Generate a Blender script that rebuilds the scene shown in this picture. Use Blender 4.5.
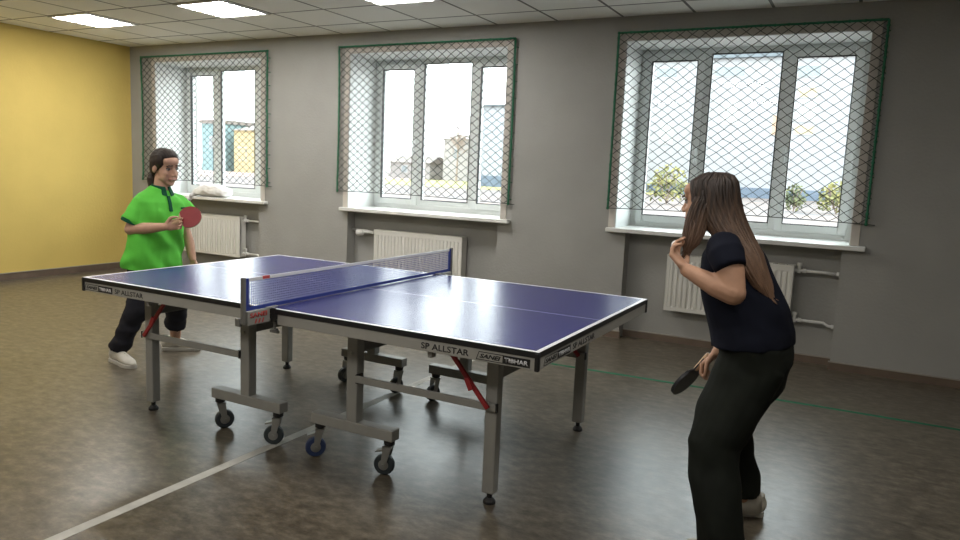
import bpy, bmesh, math, random
from mathutils import Vector, Matrix, noise
import numpy as np

for o in list(bpy.data.objects):
    bpy.data.objects.remove(o)
SC = bpy.context.scene
COL = SC.collection
V = Vector
random.seed(7)

# ------------------------------------------------------------------ camera
CAM_POS = V((2.4194, -3.2653, 1.4321))
YAW, PITCH, ROLL, FPX = 0.4841, -0.1346, 0.0428, 731.9
_f = V((-math.sin(YAW) * math.cos(PITCH), math.cos(YAW) * math.cos(PITCH), math.sin(PITCH)))
_r = V((math.cos(YAW), math.sin(YAW), 0))
_u = _r.cross(_f)
_r2 = _r * math.cos(ROLL) + _u * math.sin(ROLL)
_u2 = -_r * math.sin(ROLL) + _u * math.cos(ROLL)
cd = bpy.data.cameras.new('camera')
cd.sensor_width = 36
cd.lens = FPX * 36 / 960
cd.clip_start = .05
cd.clip_end = 600
cam = bpy.data.objects.new('camera', cd)
COL.objects.link(cam)
cam.matrix_world = Matrix(((_r2.x, _u2.x, -_f.x, CAM_POS.x), (_r2.y, _u2.y, -_f.y, CAM_POS.y),
                           (_r2.z, _u2.z, -_f.z, CAM_POS.z), (0, 0, 0, 1)))
SC.camera = cam

# ------------------------------------------------------------------ world and light
SKY = 7.0
FILL_W = 14.0
LAMP_E = 55.0
SC.view_settings.view_transform = 'Standard'
SC.view_settings.look = 'None'
SC.view_settings.gamma = 1
SC.view_settings.use_curve_mapping = False
SC.view_settings.exposure = 0.3
w = bpy.data.worlds.new('overcast_sky')
SC.world = w
w.use_nodes = True
nt = w.node_tree
bg = nt.nodes['Background']
tc = nt.nodes.new('ShaderNodeTexCoord')
sx = nt.nodes.new('ShaderNodeSeparateXYZ')
cr = nt.nodes.new('ShaderNodeValToRGB')
nt.links.new(tc.outputs['Generated'], sx.inputs[0])
nt.links.new(sx.outputs['Z'], cr.inputs[0])
cr.color_ramp.elements[0].position = 0.0
cr.color_ramp.elements[0].color = (.95, .98, 1, 1)
cr.color_ramp.elements[1].position = 1.0
cr.color_ramp.elements[1].color = (.86, .94, 1, 1)
nt.links.new(cr.outputs[0], bg.inputs['Color'])
bg.inputs['Strength'].default_value = SKY

# room constants
WALL_Y, OUT_Y = 3.0175, 3.66
XL, XR, YF, H = -5.996, 5.2, -5.4, 2.79
OPEN = [(-5.53, -3.77), (-2.52, -.69), (.445, 2.31)]      # window openings
NICHE = [(-5.40, -3.80), (-2.52, -.715), (.545, 2.262)]
Z0, Z1 = .985, 2.585
NICHE_Y = 3.15
FRAME_Y = 3.475


def area(name, loc, rot, sx_, sy_, power, color=(1, 1, 1), portal=False):
    l = bpy.data.lights.new(name, 'AREA')
    l.shape = 'RECTANGLE'
    l.size = sx_
    l.size_y = sy_
    l.energy = power
    l.color = color
    if portal:
        l.cycles.is_portal = True
    o = bpy.data.objects.new(name, l)
    COL.objects.link(o)
    o.location = loc
    o.rotation_euler = rot
    return o


for a, b in OPEN:
    area('daylight_portal', ((a + b) / 2, OUT_Y + .03, (Z0 + Z1) / 2), (-math.pi / 2, 0, 0), b - a, Z1 - Z0, 1, portal=True)
# assumed ceiling lamp rows out of view, added to light the room
for lx in (-4.7, -2.9, -1.1, .7, 2.5):
    for ly in (1.7, -.7, -3.1):
        if ly > 1:
            continue
        area('added_ceiling_fill', (lx, ly, H - .012), (0, 0, 0), .56, .56, FILL_W, (1, .96, .9))


# ------------------------------------------------------------------ materials
def mat(name, col, rough=.6, metal=0., spec=.5, var=0., scale=8., bump=0., bscale=60., col2=None, coat=0., detail=4., stretch=None):
    m = bpy.data.materials.new(name)
    m.use_nodes = True
    n = m.node_tree
    p = n.nodes['Principled BSDF']
    p.inputs['Base Color'].default_value = (*col, 1)
    p.inputs['Roughness'].default_value = rough
    p.inputs['Metallic'].default_value = metal
    p.inputs['Specular IOR Level'].default_value = spec
    p.inputs['Coat Weight'].default_value = coat
    t = n.nodes.new('ShaderNodeTexCoord')
    src = t.outputs['Object']
    if stretch:
        mp = n.nodes.new('ShaderNodeMapping')
        mp.inputs['Scale'].default_value = stretch
        n.links.new(src, mp.inputs[0])
        src = mp.outputs[0]
    if var or col2:
        z = n.nodes.new('ShaderNodeTexNoise')
        z.inputs['Scale'].default_value = scale
        z.inputs['Detail'].default_value = detail
        n.links.new(src, z.inputs['Vector'])
        r = n.nodes.new('ShaderNodeValToRGB')
        c2 = col2 or tuple(c * (1 - var) for c in col)
        c1 = col if col2 else tuple(min(1, c * (1 + var)) for c in col)
        r.color_ramp.elements[0].position = .32
        r.color_ramp.elements[1].position = .68
        r.color_ramp.elements[0].color = (*c2, 1)
        r.color_ramp.elements[1].color = (*c1, 1)
        n.links.new(z.outputs['Fac'], r.inputs[0])
        n.links.new(r.outputs[0], p.inputs['Base Color'])
    if bump:
        z = n.nodes.new('ShaderNodeTexNoise')
        z.inputs['Scale'].default_value = bscale
        z.inputs['Detail'].default_value = 3
        n.links.new(src, z.inputs['Vector'])
        b = n.nodes.new('ShaderNodeBump')
        b.inputs['Strength'].default_value = bump
        b.inputs['Distance'].default_value = .01
        n.links.new(z.outputs['Fac'], b.inputs['Height'])
        n.links.new(b.outputs[0], p.inputs['Normal'])
    return m


def mat_emit(name, col, s):
    m = bpy.data.materials.new(name)
    m.use_nodes = True
    p = m.node_tree.nodes['Principled BSDF']
    p.inputs['Base Color'].default_value = (.35, .35, .35, 1)
    p.inputs['Emission Color'].default_value = (*col, 1)
    p.inputs['Emission Strength'].default_value = s
    return m


def mat_glass(name):
    m = bpy.data.materials.new(name)
    m.use_nodes = True
    n = m.node_tree
    n.nodes.remove(n.nodes['Principled BSDF'])
    tr = n.nodes.new('ShaderNodeBsdfTransparent')
    tr.inputs[0].default_value = (.95, .98, .97, 1)
    gl = n.nodes.new('ShaderNodeBsdfGlossy')
    gl.inputs['Roughness'].default_value = .02
    fr = n.nodes.new('ShaderNodeFresnel')
    fr.inputs[0].default_value = 1.45
    mx = n.nodes.new('ShaderNodeMixShader')
    ge = n.nodes.new('ShaderNodeNewGeometry')
    sb = n.nodes.new('ShaderNodeMath')
    sb.operation = 'SUBTRACT'
    sb.inputs[0].default_value = 1
    n.links.new(ge.outputs['Backfacing'], sb.inputs[1])
    mu = n.nodes.new('ShaderNodeMath')
    mu.operation = 'MULTIPLY'
    n.links.new(fr.outputs[0], mu.inputs[0])
    n.links.new(sb.outputs[0], mu.inputs[1])
    n.links.new(mu.outputs[0], mx.inputs[0])
    n.links.new(tr.outputs[0], mx.inputs[1])
    n.links.new(gl.outputs[0], mx.inputs[2])
    n.links.new(mx.outputs[0], n.nodes['Material Output'].inputs[0])
    return m


def mat_floor():
    m = mat('floor_linoleum', (.10, .083, .062), rough=.33, spec=.5)
    n = m.node_tree
    p = n.nodes['Principled BSDF']
    t = n.nodes.new('ShaderNodeTexCoord')
    mp = n.nodes.new('ShaderNodeMapping')
    mp.inputs['Scale'].default_value = (1, 1.6, 1)
    n.links.new(t.outputs['Object'], mp.inputs[0])

    def nz(s, d, rg=.6):
        z = n.nodes.new('ShaderNodeTexNoise')
        z.inputs['Scale'].default_value = s
        z.inputs['Detail'].default_value = d
        z.inputs['Roughness'].default_value = rg
        n.links.new(mp.outputs[0], z.inputs['Vector'])
        return z
    a = nz(11, 8, .74)
    r = n.nodes.new('ShaderNodeValToRGB')
    e = r.color_ramp.elements
    e[0].position = .36
    e[0].color = (.056, .045, .031, 1)
    e[1].position = .66
    e[1].color = (.180, .155, .114, 1)
    k = r.color_ramp.elements.new(.5)
    k.color = (.104, .087, .063, 1)
    n.links.new(a.outputs['Fac'], r.inputs[0])
    n.links.new(r.outputs[0], p.inputs['Base Color'])
    b = nz(16, 2, .5)
    mr = n.nodes.new('ShaderNodeMapRange')
    mr.inputs['From Min'].default_value = .3
    mr.inputs['From Max'].default_value = .7
    mr.inputs['To Min'].default_value = .29
    mr.inputs['To Max'].default_value = .34
    n.links.new(b.outputs['Fac'], mr.inputs['Value'])
    n.links.new(mr.outputs[0], p.inputs['Roughness'])
    return m


def mat_ceiling():
    m = mat('ceiling_tile', (.85, .85, .81), rough=.9, spec=.2, bump=.15, bscale=180)
    n = m.node_tree
    p = n.nodes['Principled BSDF']
    t = n.nodes.new('ShaderNodeTexCoord')
    s = n.nodes.new('ShaderNodeSeparateXYZ')
    n.links.new(t.outputs['Object'], s.inputs[0])

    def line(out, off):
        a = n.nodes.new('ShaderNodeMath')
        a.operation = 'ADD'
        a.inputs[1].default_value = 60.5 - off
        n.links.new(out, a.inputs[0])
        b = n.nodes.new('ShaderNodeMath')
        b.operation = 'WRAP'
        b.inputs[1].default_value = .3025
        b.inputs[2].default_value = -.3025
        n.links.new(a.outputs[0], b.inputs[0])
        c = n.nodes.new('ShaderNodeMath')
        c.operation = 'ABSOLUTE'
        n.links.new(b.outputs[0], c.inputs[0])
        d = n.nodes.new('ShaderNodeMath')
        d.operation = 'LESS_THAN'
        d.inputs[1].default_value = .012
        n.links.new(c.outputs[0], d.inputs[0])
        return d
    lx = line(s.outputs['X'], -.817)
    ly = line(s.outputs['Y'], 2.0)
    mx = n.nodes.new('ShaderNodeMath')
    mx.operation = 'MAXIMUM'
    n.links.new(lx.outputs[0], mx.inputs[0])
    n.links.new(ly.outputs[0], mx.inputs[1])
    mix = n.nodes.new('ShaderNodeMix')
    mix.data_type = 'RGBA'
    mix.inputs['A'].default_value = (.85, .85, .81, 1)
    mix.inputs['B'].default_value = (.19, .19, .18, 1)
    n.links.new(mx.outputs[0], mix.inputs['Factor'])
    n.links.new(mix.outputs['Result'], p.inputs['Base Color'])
    return m


def mat_hair(name, top, tip, z_top, z_tip):
    m = mat(name, top, rough=.55, spec=.35)
    n = m.node_tree
    p = n.nodes['Principled BSDF']
    t = n.nodes.new('ShaderNodeTexCoord')
    s = n.nodes.new('ShaderNodeSeparateXYZ')
    n.links.new(t.outputs['Object'], s.inputs[0])
    mr = n.nodes.new('ShaderNodeMapRange')
    mr.inputs['From Min'].default_value = z_top
    mr.inputs['From Max'].default_value = z_tip
    n.links.new(s.outputs['Z'], mr.inputs['Value'])
    mp = n.nodes.new('ShaderNodeMapping')
    mp.inputs['Scale'].default_value = (60, 60, 5)
    n.links.new(t.outputs['Object'], mp.inputs[0])
    z = n.nodes.new('ShaderNodeTexNoise')
    z.inputs['Scale'].default_value = 1
    z.inputs['Detail'].default_value = 3
    n.links.new(mp.outputs[0], z.inputs['Vector'])
    ad = n.nodes.new('ShaderNodeMath')
    ad.operation = 'MULTIPLY_ADD'
    ad.inputs[1].default_value = .9
    n.links.new(z.outputs['Fac'], ad.inputs[0])
    sb = n.nodes.new('ShaderNodeMath')
    sb.operation = 'SUBTRACT'
    sb.inputs[1].default_value = .45
    n.links.new(mr.outputs[0], sb.inputs[0])
    n.links.new(sb.outputs[0], ad.inputs[2])
    r = n.nodes.new('ShaderNodeValToRGB')
    r.color_ramp.elements[0].color = (*top, 1)
    r.color_ramp.elements[1].color = (*tip, 1)
    n.links.new(ad.outputs[0], r.inputs[0])
    n.links.new(r.outputs[0], p.inputs['Base Color'])
    b = n.nodes.new('ShaderNodeBump')
    b.inputs['Strength'].default_value = .4
    b.inputs['Distance'].default_value = .004
    n.links.new(z.outputs['Fac'], b.inputs['Height'])
    n.links.new(b.outputs[0], p.inputs['Normal'])
    return m


M = {}
M['wall'] = mat('grey_plaster', (.330, .327, .306), rough=.75, spec=.3, var=.04, scale=2.5, bump=.25, bscale=45)
M['yellow'] = mat('yellow_plaster', (.62, .465, .135), rough=.7, spec=.3, var=.04, scale=2, bump=.25, bscale=40)
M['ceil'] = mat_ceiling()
M['floor'] = mat_floor()
M['base'] = mat('brown_baseboard', (.135, .098, .072), rough=.45, var=.15, scale=5)
M['basecap'] = mat('pale_baseboard_edge', (.30, .27, .23), rough=.5)
M['pvc'] = mat('white_pvc', (.74, .77, .76), rough=.35, var=.01)
M['reveal'] = mat('white_reveal_panel', (.78, .80, .79), rough=.45, var=.01)
M['trim'] = mat('beige_corner_trim', (.55, .51, .46), rough=.6, var=.03)
M['sill'] = mat('white_sill', (.74, .74, .71), rough=.35, var=.01)
M['gasket'] = mat('dark_gasket', (.03, .03, .03), rough=.7)
M['glass'] = mat_glass('window_glass')
M['cord'] = mat('dark_net_cord', (.030, .036, .033), rough=.85)
M['rope'] = mat('green_border_rope', (.022, .15, .078), rough=.8, var=.2, scale=60)
M['rad'] = mat('white_radiator_enamel', (.68, .67, .62), rough=.35, var=.01)
M['raddark'] = mat('dark_radiator_gap', (.10, .10, .09), rough=.8)
M['pipe'] = mat('white_plastic_pipe', (.66, .66, .63), rough=.4)
M['chrome'] = mat('chrome', (.6, .6, .6), rough=.25, metal=1)
M['lampframe'] = mat('lamp_frame', (.72, .72, .70), rough=.4)
M['louver'] = mat_emit('lamp_louver', (1, .97, .93), .45)
M['tube'] = mat_emit('lamp_tube', (1, .97, .93), LAMP_E)
M['blue'] = mat('blue_table_paint', (.020, .023, .165), rough=.27, spec=.45, var=.05, scale=3, bump=.02, bscale=400)
M['white'] = mat('white_line_paint', (.80, .80, .82), rough=.35)
M['black'] = mat('black_edge', (.012, .012, .013), rough=.45)
M['steel'] = mat('grey_painted_steel', (.30, .295, .27), rough=.42, spec=.5, var=.05, scale=14)
M['steeld'] = mat('dark_grey_steel', (.17, .168, .155), rough=.45, var=.05, scale=14)
M['apron'] = mat('light_grey_apron', (.40, .39, .355), rough=.45, var=.03, scale=12)
M['rubber'] = mat('black_rubber', (.015, .015, .016), rough=.6)
M['tyre'] = mat('dark_tyre', (.035, .045, .050), rough=.5, var=.2, scale=30)
M['tyreblue'] = mat('blue_tyre', (.03, .05, .13), rough=.45)
M['zinc'] = mat('zinc_fork', (.38, .38, .36), rough=.42, metal=.7)
M['red'] = mat('red_strut', (.33, .022, .025), rough=.45)
M['netblue'] = mat('blue_net_thread', (.05, .08, .34), rough=.8)
M['nettape'] = mat('blue_net_tape', (.02, .04, .26), rough=.75)
M['ink'] = mat('black_ink', (.015, .015, .015), rough=.5)
M['redink'] = mat('red_ink', (.50, .05, .045), rough=.5)
M['tapeline'] = mat('white_floor_tape', (.46, .45, .41), rough=.6, spec=.25, var=.12, scale=14)
M['greenline'] = mat('green_floor_tape', (.022, .15, .080), rough=.8, spec=.15, var=.15, scale=14)
M['skin'] = mat('warm_skin', (.53, .31, .215), rough=.5, spec=.4, var=.06, scale=22)
M['skin2'] = mat('tanned_skin', (.50, .285, .185), rough=.5, spec=.4, var=.06, scale=22)
M['lips'] = mat('lips', (.40, .14, .12), rough=.4)
M['eyew'] = mat('eye_white', (.50, .46, .43), rough=.2)
M['iris'] = mat('dark_iris', (.03, .02, .015), rough=.15)
M['brow'] = mat('dark_eyebrow', (.035, .022, .016), rough=.8)
M['hairL'] = mat_hair('dark_brown_hair', (.022, .015, .012), (.045, .028, .02), 1.5, 1.1)
M['hairR'] = mat_hair('brown_ombre_hair', (.030, .021, .017), (.23, .135, .085), 1.40, 1.00)
M['polo'] = mat('green_polo_fabric', (.115, .56, .060), rough=.75, spec=.25, var=.05, scale=9, bump=.1, bscale=500)
M['polod'] = mat('dark_green_rib', (.006, .075, .035), rough=.8, spec=.2)
M['navy'] = mat('navy_fabric', (.0075, .009, .017), rough=.9, spec=.15, var=.15, scale=10, bump=.1, bscale=500)
M['trouL'] = mat('black_trouser_fabric', (.016, .016, .021), rough=.85, spec=.2, var=.15, scale=10)
M['trouR'] = mat('dark_green_trouser_fabric', (.0095, .0115, .0085), rough=.85, spec=.2, var=.2, scale=10, bump=.1, bscale=400)
M['shoe'] = mat('off_white_leather', (.56, .53, .46), rough=.6, var=.06, scale=20)
M['sole'] = mat('pale_sole', (.48, .46, .41), rough=.7)
M['soled'] = mat('dark_sole', (.05, .05, .05), rough=.7)
M['lace'] = mat('pale_lace', (.33, .31, .27), rough=.8)
M['wood'] = mat('pale_wood_handle', (.62, .42, .25), rough=.5, var=.12, scale=40, stretch=(1, 12, 12))
M['ply'] = mat('ply_edge', (.50, .35, .2), rough=.6)
M['redrub'] = mat('red_bat_rubber', (.25, .022, .026), rough=.45, var=.05, scale=20)
M['blackrub'] = mat('black_bat_rubber', (.028, .029, .032), rough=.42)
M['ball'] = mat('white_ball', (.85, .85, .82), rough=.4)
M['bag'] = mat('white_plastic_bag', (.80, .80, .79), rough=.5, var=.04, scale=20)
# outside
M['snowwall'] = mat('pale_facade', (.245, .245, .252), rough=.9, var=.03, scale=.4)
M['paleblue'] = mat('pale_blue_facade', (.235, .245, .265), rough=.9, var=.03, scale=.4)
M['pinkish'] = mat('pinkish_facade', (.27, .25, .24), rough=.9, var=.05, scale=.3)
M['teal'] = mat('teal_facade', (.16, .23, .235), rough=.9, var=.05, scale=.3)
M['ochre'] = mat('ochre_facade', (.34, .27, .15), rough=.9, var=.06, scale=.3)
M['roofgrey'] = mat('grey_roof', (0.109, 0.126, 0.139), rough=.9, var=.1, scale=.4)
M['roofbrown'] = mat('brown_roof', (.17, .145, .13), rough=.9, var=.12, scale=.4)
M['plinth'] = mat('slate_plinth', (.10, .125, .16), rough=.9, var=.1, scale=.5)
M['winpane'] = mat('distant_pane', (.17, .19, .20), rough=.5)
M['winframe'] = mat('distant_frame', (.29, .29, .29), rough=.6)
M['yellowpaint'] = mat('yellow_panel', (.33, .28, .20), rough=.8)
M['orangepaint'] = mat('orange_panel', (.34, .24, .17), rough=.8)
M['asphalt'] = mat('leaf_strewn_ground', (0.143, 0.105, 0.088), rough=.95, col2=(0.071, 0.067, 0.071), scale=.5, detail=8)
M['lawn'] = mat('dry_lawn', (0.260, 0.231, 0.076), rough=.95, col2=(0.176, 0.168, 0.067), scale=.3, detail=6)
M['pinkpave'] = mat('pink_paving', (0.260, 0.185, 0.160), rough=.95, var=.15, scale=.4)
M['leafy'] = mat('yellow_green_leaves', (.24, .21, .07), rough=.9, col2=(.06, .075, .035), scale=1.2, detail=5)
M['leafy2'] = mat('dark_green_leaves', (.15, .15, .06), rough=.9, col2=(.04, .055, .035), scale=1.2, detail=5)
M['twig'] = mat('bare_twigs', (.22, .17, .14), rough=.9)
M['fencem'] = mat('weathered_fence', (.24, .22, .21), rough=.9, var=.12, scale=.3)


# ------------------------------------------------------------------ mesh helpers
class MB:
    def __init__(s):
        s.v, s.f, s.mi = [], [], []

    def add(s, vs, fs, mi=0):
        b = len(s.v)
        s.v += [tuple(v) for v in vs]
        s.f += [tuple(i + b for i in f) for f in fs]
        s.mi += [mi] * len(fs)
        return s

    def box(s, x0, x1, y0, y1, z0, z1, mi=0):
        vs = [(x, y, z) for x in (x0, x1) for y in (y0, y1) for z in (z0, z1)]
        fs = [(0, 1, 3, 2), (4, 6, 7, 5), (0, 4, 5, 1), (2, 3, 7, 6), (0, 2, 6, 4), (1, 5, 7, 3)]
        return s.add(vs, fs, mi)

    def bar(s, p, q, wx, wz, up=(0, 0, 1), mi=0):
        p, q = V(p), V(q)
        d = (q - p).normalized()
        a = d.cross(V(up))
        if a.length < 1e-4:
            a = d.cross(V((1, 0, 0)))
        a.normalize()
        b = a.cross(d)
        vs = []
        for c in (p, q):
            for i, j in ((-1, -1), (1, -1), (1, 1), (-1, 1)):
                vs.append(c + a * i * wx / 2 + b * j * wz / 2)
        return s.add(vs, [(3, 2, 1, 0), (4, 5, 6, 7), (0, 1, 5, 4), (1, 2, 6, 5), (2, 3, 7, 6), (3, 0, 4, 7)], mi)

    def loft(s, cs, mi=0, seg=16, side=(0, 1, 0), caps=True, dome=False, power=2.0, axes=None):
        """cs: list of (centre, r_side, r_other)"""
        n = len(cs)
        P = [V(c[0]) for c in cs]
        rings = []
        for i in range(n):
            if axes:
                a, b = V(axes[0]), V(axes[1])
            else:
                t = (P[min(i + 1, n - 1)] - P[max(i - 1, 0)]).normalized()
                a = V(side) - t * t.dot(V(side))
                if a.length < 1e-3:
                    a = t.orthogonal()
                a.normalize()
                b = t.cross(a)
            rings.append((P[i], a, b, cs[i][1], cs[i][2]))
        if dome:
            out = []
            for end in (0, -1):
                c, a, b, ra, rb = rings[end]
                other = rings[1] if end == 0 else rings[-2]
                t = (c - other[0]).normalized()
                r = min(ra, rb)
                ex = []
                for k in (1, 2, 3):
                    an = k * math.pi / 6.4
                    ex.append((c + t * r * math.sin(an), a, b, ra * math.cos(an), rb * math.cos(an)))
                out.append(ex)
            rings = out[0][::-1] + rings + out[1]
        vs, fs = [], []
        for c, a, b, ra, rb in rings:
            for k in range(seg):
                t = 2 * math.pi * k / seg
                x, y = math.cos(t), math.sin(t)
                if power != 2.0:
                    x = math.copysign(abs(x) ** (2 / power), x)
                    y = math.copysign(abs(y) ** (2 / power), y)
                vs.append(c + a * (ra * x) + b * (rb * y))
        m = len(rings)
        for i in range(m - 1):
            for k in range(seg):
                k2 = (k + 1) % seg
                fs.append((i * seg + k, i * seg + k2, (i + 1) * seg + k2, (i + 1) * seg + k))
        if caps:
            fs.append(tuple(range(seg - 1, -1, -1)))
            fs.append(tuple((m - 1) * seg + k for k in range(seg)))
        return s.add(vs, fs, mi)

    def cap(s, p, r0, q, r1, mi=0, seg=12):
        return s.loft([(p, r0, r0), (q, r1, r1)], mi, seg, side=(.31, .77, .55), dome=True)

    def chain(s, pts, mi=0, seg=12):
        for (p, r), (q, t) in zip(pts, pts[1:]):
            s.cap(p, r, q, t, mi, seg)
        return s

    def ell(s, c, r, R=None, mi=0, nu=16, nv=10):
        c = V(c)
        vs, fs = [], []
        for j in range(1, nv):
            ph = math.pi * j / nv
            for i in range(nu):
                th = 2 * math.pi * i / nu
                p = V((r[0] * math.sin(ph) * math.cos(th), r[1] * math.sin(ph) * math.sin(th), r[2] * math.cos(ph)))
                vs.append(c + (R @ p if R else p))
        top = len(vs)
        for z in (r[2], -r[2]):
            p = V((0, 0, z))
            vs.append(c + (R @ p if R else p))
        for j in range(nv - 2):
            for i in range(nu):
                i2 = (i + 1) % nu
                fs.append((j * nu + i, (j + 1) * nu + i, (j + 1) * nu + i2, j * nu + i2))
        for i in range(nu):
            i2 = (i + 1) % nu
            fs.append((top, i, i2))
            fs.append((top + 1, (nv - 2) * nu + i2, (nv - 2) * nu + i))
        return s.add(vs, fs, mi)

    def tube(s, pts, r, mi=0, seg=8, caps=True):
        return s.loft([(p, r, r) for p in pts], mi, seg, side=(.123, .456, .88), caps=caps)

    def cyl(s, p, q, r, mi=0, seg=20):
        return s.loft([(p, r, r), (q, r, r)], mi, seg, side=(.123, .456, .88))

    def prism(s, pts2, fn, mi=0):
        """pts2 outline, fn(x, y, k) gives the 3d point for k = 0 / 1"""
        n = len(pts2)
        vs = [fn(x, y, 0) for x, y in pts2] + [fn(x, y, 1) for x, y in pts2]
        fs = [tuple(range(n - 1, -1, -1)), tuple(range(n, 2 * n))]
        fs += [(i, (i + 1) % n, n + (i + 1) % n, n + i) for i in range(n)]
        return s.add(vs, fs, mi)

    def mesh(s, name, mats, off=None, smooth=False):
        me = bpy.data.meshes.new(name)
        v = s.v
        if off is not None:
            v = [(a - off[0], b - off[1], c - off[2]) for a, b, c in v]
        me.from_pydata(v, [], s.f)
        for m_ in (mats if isinstance(mats, (list, tuple)) else [mats]):
            me.materials.append(m_)
        me.polygons.foreach_set('material_index', s.mi)
        bm = bmesh.new()
        bm.from_mesh(me)
        bmesh.ops.recalc_face_normals(bm, faces=bm.faces)
        bm.to_mesh(me)
        bm.free()
        me.update()
        if smooth:
            me.polygons.foreach_set('use_smooth', [True] * len(me.polygons))
        return me

    def build(s, name, mats, parent=None, bevel=0, smooth=False, local=False):
        """verts are given in world space unless local"""
        off = None
        if parent is not None and not local:
            off = world_loc(parent)
        o = bpy.data.objects.new(name, s.mesh(name, mats, off, smooth))
        COL.objects.link(o)
        if parent is not None:
            o.parent = parent
        if bevel:
            b = o.modifiers.new('bevel', 'BEVEL')
            b.width = bevel
            b.segments = 2
            b.limit_method = 'ANGLE'
            b.angle_limit = math.radians(40)
        return o


def world_loc(o):
    p = V((0, 0, 0))
    while o is not None:
        p += o.location
        o = o.parent
    return p


def empty(name, loc, label, cat, group=None):
    o = bpy.data.objects.new(name, None)
    o.empty_display_size = .1
    COL.objects.link(o)
    o.location = loc
    return tag(o, label, cat, group)


def tag(o, label, cat, group=None):
    o['label'] = label
    o['category'] = cat
    if group:
        o['group'] = group
    return o


def struct(o):
    o['kind'] = 'structure'
    return o


def flesh(mb, name, mats, parent, voxel, smooth=4, fac=.5, fn=None, off=None):
    """one continuous skin over the overlapping volumes of mb"""
    off = world_loc(parent) if off is None else off
    me = mb.mesh(name, mats, None)
    o = bpy.data.objects.new(name, me)
    COL.objects.link(o)
    r = o.modifiers.new('remesh', 'REMESH')
    r.mode = 'VOXEL'
    r.voxel_size = voxel
    sm = o.modifiers.new('smooth', 'SMOOTH')
    sm.factor = fac
    sm.iterations = smooth
    dg = bpy.context.evaluated_depsgraph_get()
    m2 = bpy.data.meshes.new_from_object(o.evaluated_get(dg))
    bpy.data.objects.remove(o)
    bpy.data.meshes.remove(me)
    m2.name = name
    if not m2.materials:
        for m_ in (mats if isinstance(mats, (list, tuple)) else [mats]):
            m2.materials.append(m_)
    n = len(m2.vertices)
    if fn:
        co = [v.co.copy() for v in m2.vertices]
        no = [v.normal.copy() for v in m2.vertices]
        new = []
        for c, k in zip(co, no):
            new.extend(c + k * fn(c))
        m2.vertices.foreach_set('co', new)
    a = np.empty(n * 3, dtype=np.float32)
    m2.vertices.foreach_get('co', a)
    a = a.reshape(-1, 3) - np.array(off, dtype=np.float32)
    m2.vertices.foreach_set('co', a.ravel())
    m2.update()
    m2.polygons.foreach_set('use_smooth', [True] * len(m2.polygons))
    o = bpy.data.objects.new(name, m2)
    COL.objects.link(o)
    o.parent = parent
    return o


def folds(amp, fx, fz, seed=0.):
    def f(c):
        n1 = noise.noise(V((c.x * fx + seed, c.y * fx, c.z * fz)))
        n2 = noise.noise(V((c.x * fx * 2.1 + 7, c.y * fx * 2.1 + seed, c.z * fz * 1.9 + c.x * 6)))
        return amp * (n1 + .5 * n2)
    return f


def lettering(txt, name, m, parent, origin, xdir, ydir, width, height, thick=.0012, shear=0., bold=0.):
    """text as a mesh filling width x height with its lower left corner at origin (world)"""
    cu = bpy.data.curves.new(name, 'FONT')
    cu.body = txt
    cu.shear = shear
    cu.offset = bold
    cu.extrude = 0
    cu.resolution_u = 3
    o = bpy.data.objects.new(name, cu)
    COL.objects.link(o)
    dg = bpy.context.evaluated_depsgraph_get()
    me = bpy.data.meshes.new_from_object(o.evaluated_get(dg))
    bpy.data.objects.remove(o)
    xs = [v.co.x for v in me.vertices]
    ys = [v.co.y for v in me.vertices]
    x0, x1, y0, y1 = min(xs), max(xs), min(ys), max(ys)
    X, Y = V(xdir), V(ydir)
    N = X.cross(Y)
    off = world_loc(parent)
    for v in me.vertices:
        v.co = V(origin) - off + X * ((v.co.x - x0) / (x1 - x0) * width) + Y * ((v.co.y - y0) / (y1 - y0) * height) + N * thick
    me.materials.clear()
    me.materials.append(m)
    o = bpy.data.objects.new(name, me)
    COL.objects.link(o)
    o.parent = parent
    sd = o.modifiers.new('thickness', 'SOLIDIFY')
    sd.thickness = .0008
    return o


# ------------------------------------------------------------------ the room
struct(MB().box(XL - .2, XR + .2, YF - .2, OUT_Y, -.15, 0).build('floor', M['floor']))
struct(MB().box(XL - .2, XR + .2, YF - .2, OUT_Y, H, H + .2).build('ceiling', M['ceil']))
struct(MB().box(XL - .2, XL, YF - .2, WALL_Y + .3, 0, H).build('wall_left', M['yellow']))
struct(MB().box(XR, XR + .2, YF - .2, WALL_Y + .3, 0, H).build('wall_right', M['wall']))
struct(MB().box(XL, XR, YF - .2, YF, 0, H).build('wall_front', M['wall']))
mb = MB()


def band(z0, z1, gaps, inner=None):
    xs = [XL - .2]
    for a, b in gaps:
        xs += [a, b]
    xs.append(XR + .2)
    for i in range(len(xs) - 1):
        if i % 2 == 0:
            mb.box(xs[i], xs[i + 1], WALL_Y, OUT_Y, z0, z1)
        elif inner:
            mb.box(xs[i], xs[i + 1], inner, OUT_Y, z0, z1)


band(0, .95, NICHE, NICHE_Y)
band(.95, Z1, OPEN)
band(Z1, H + .05, [])
struct(mb.build('wall_back', M['wall']))
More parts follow.
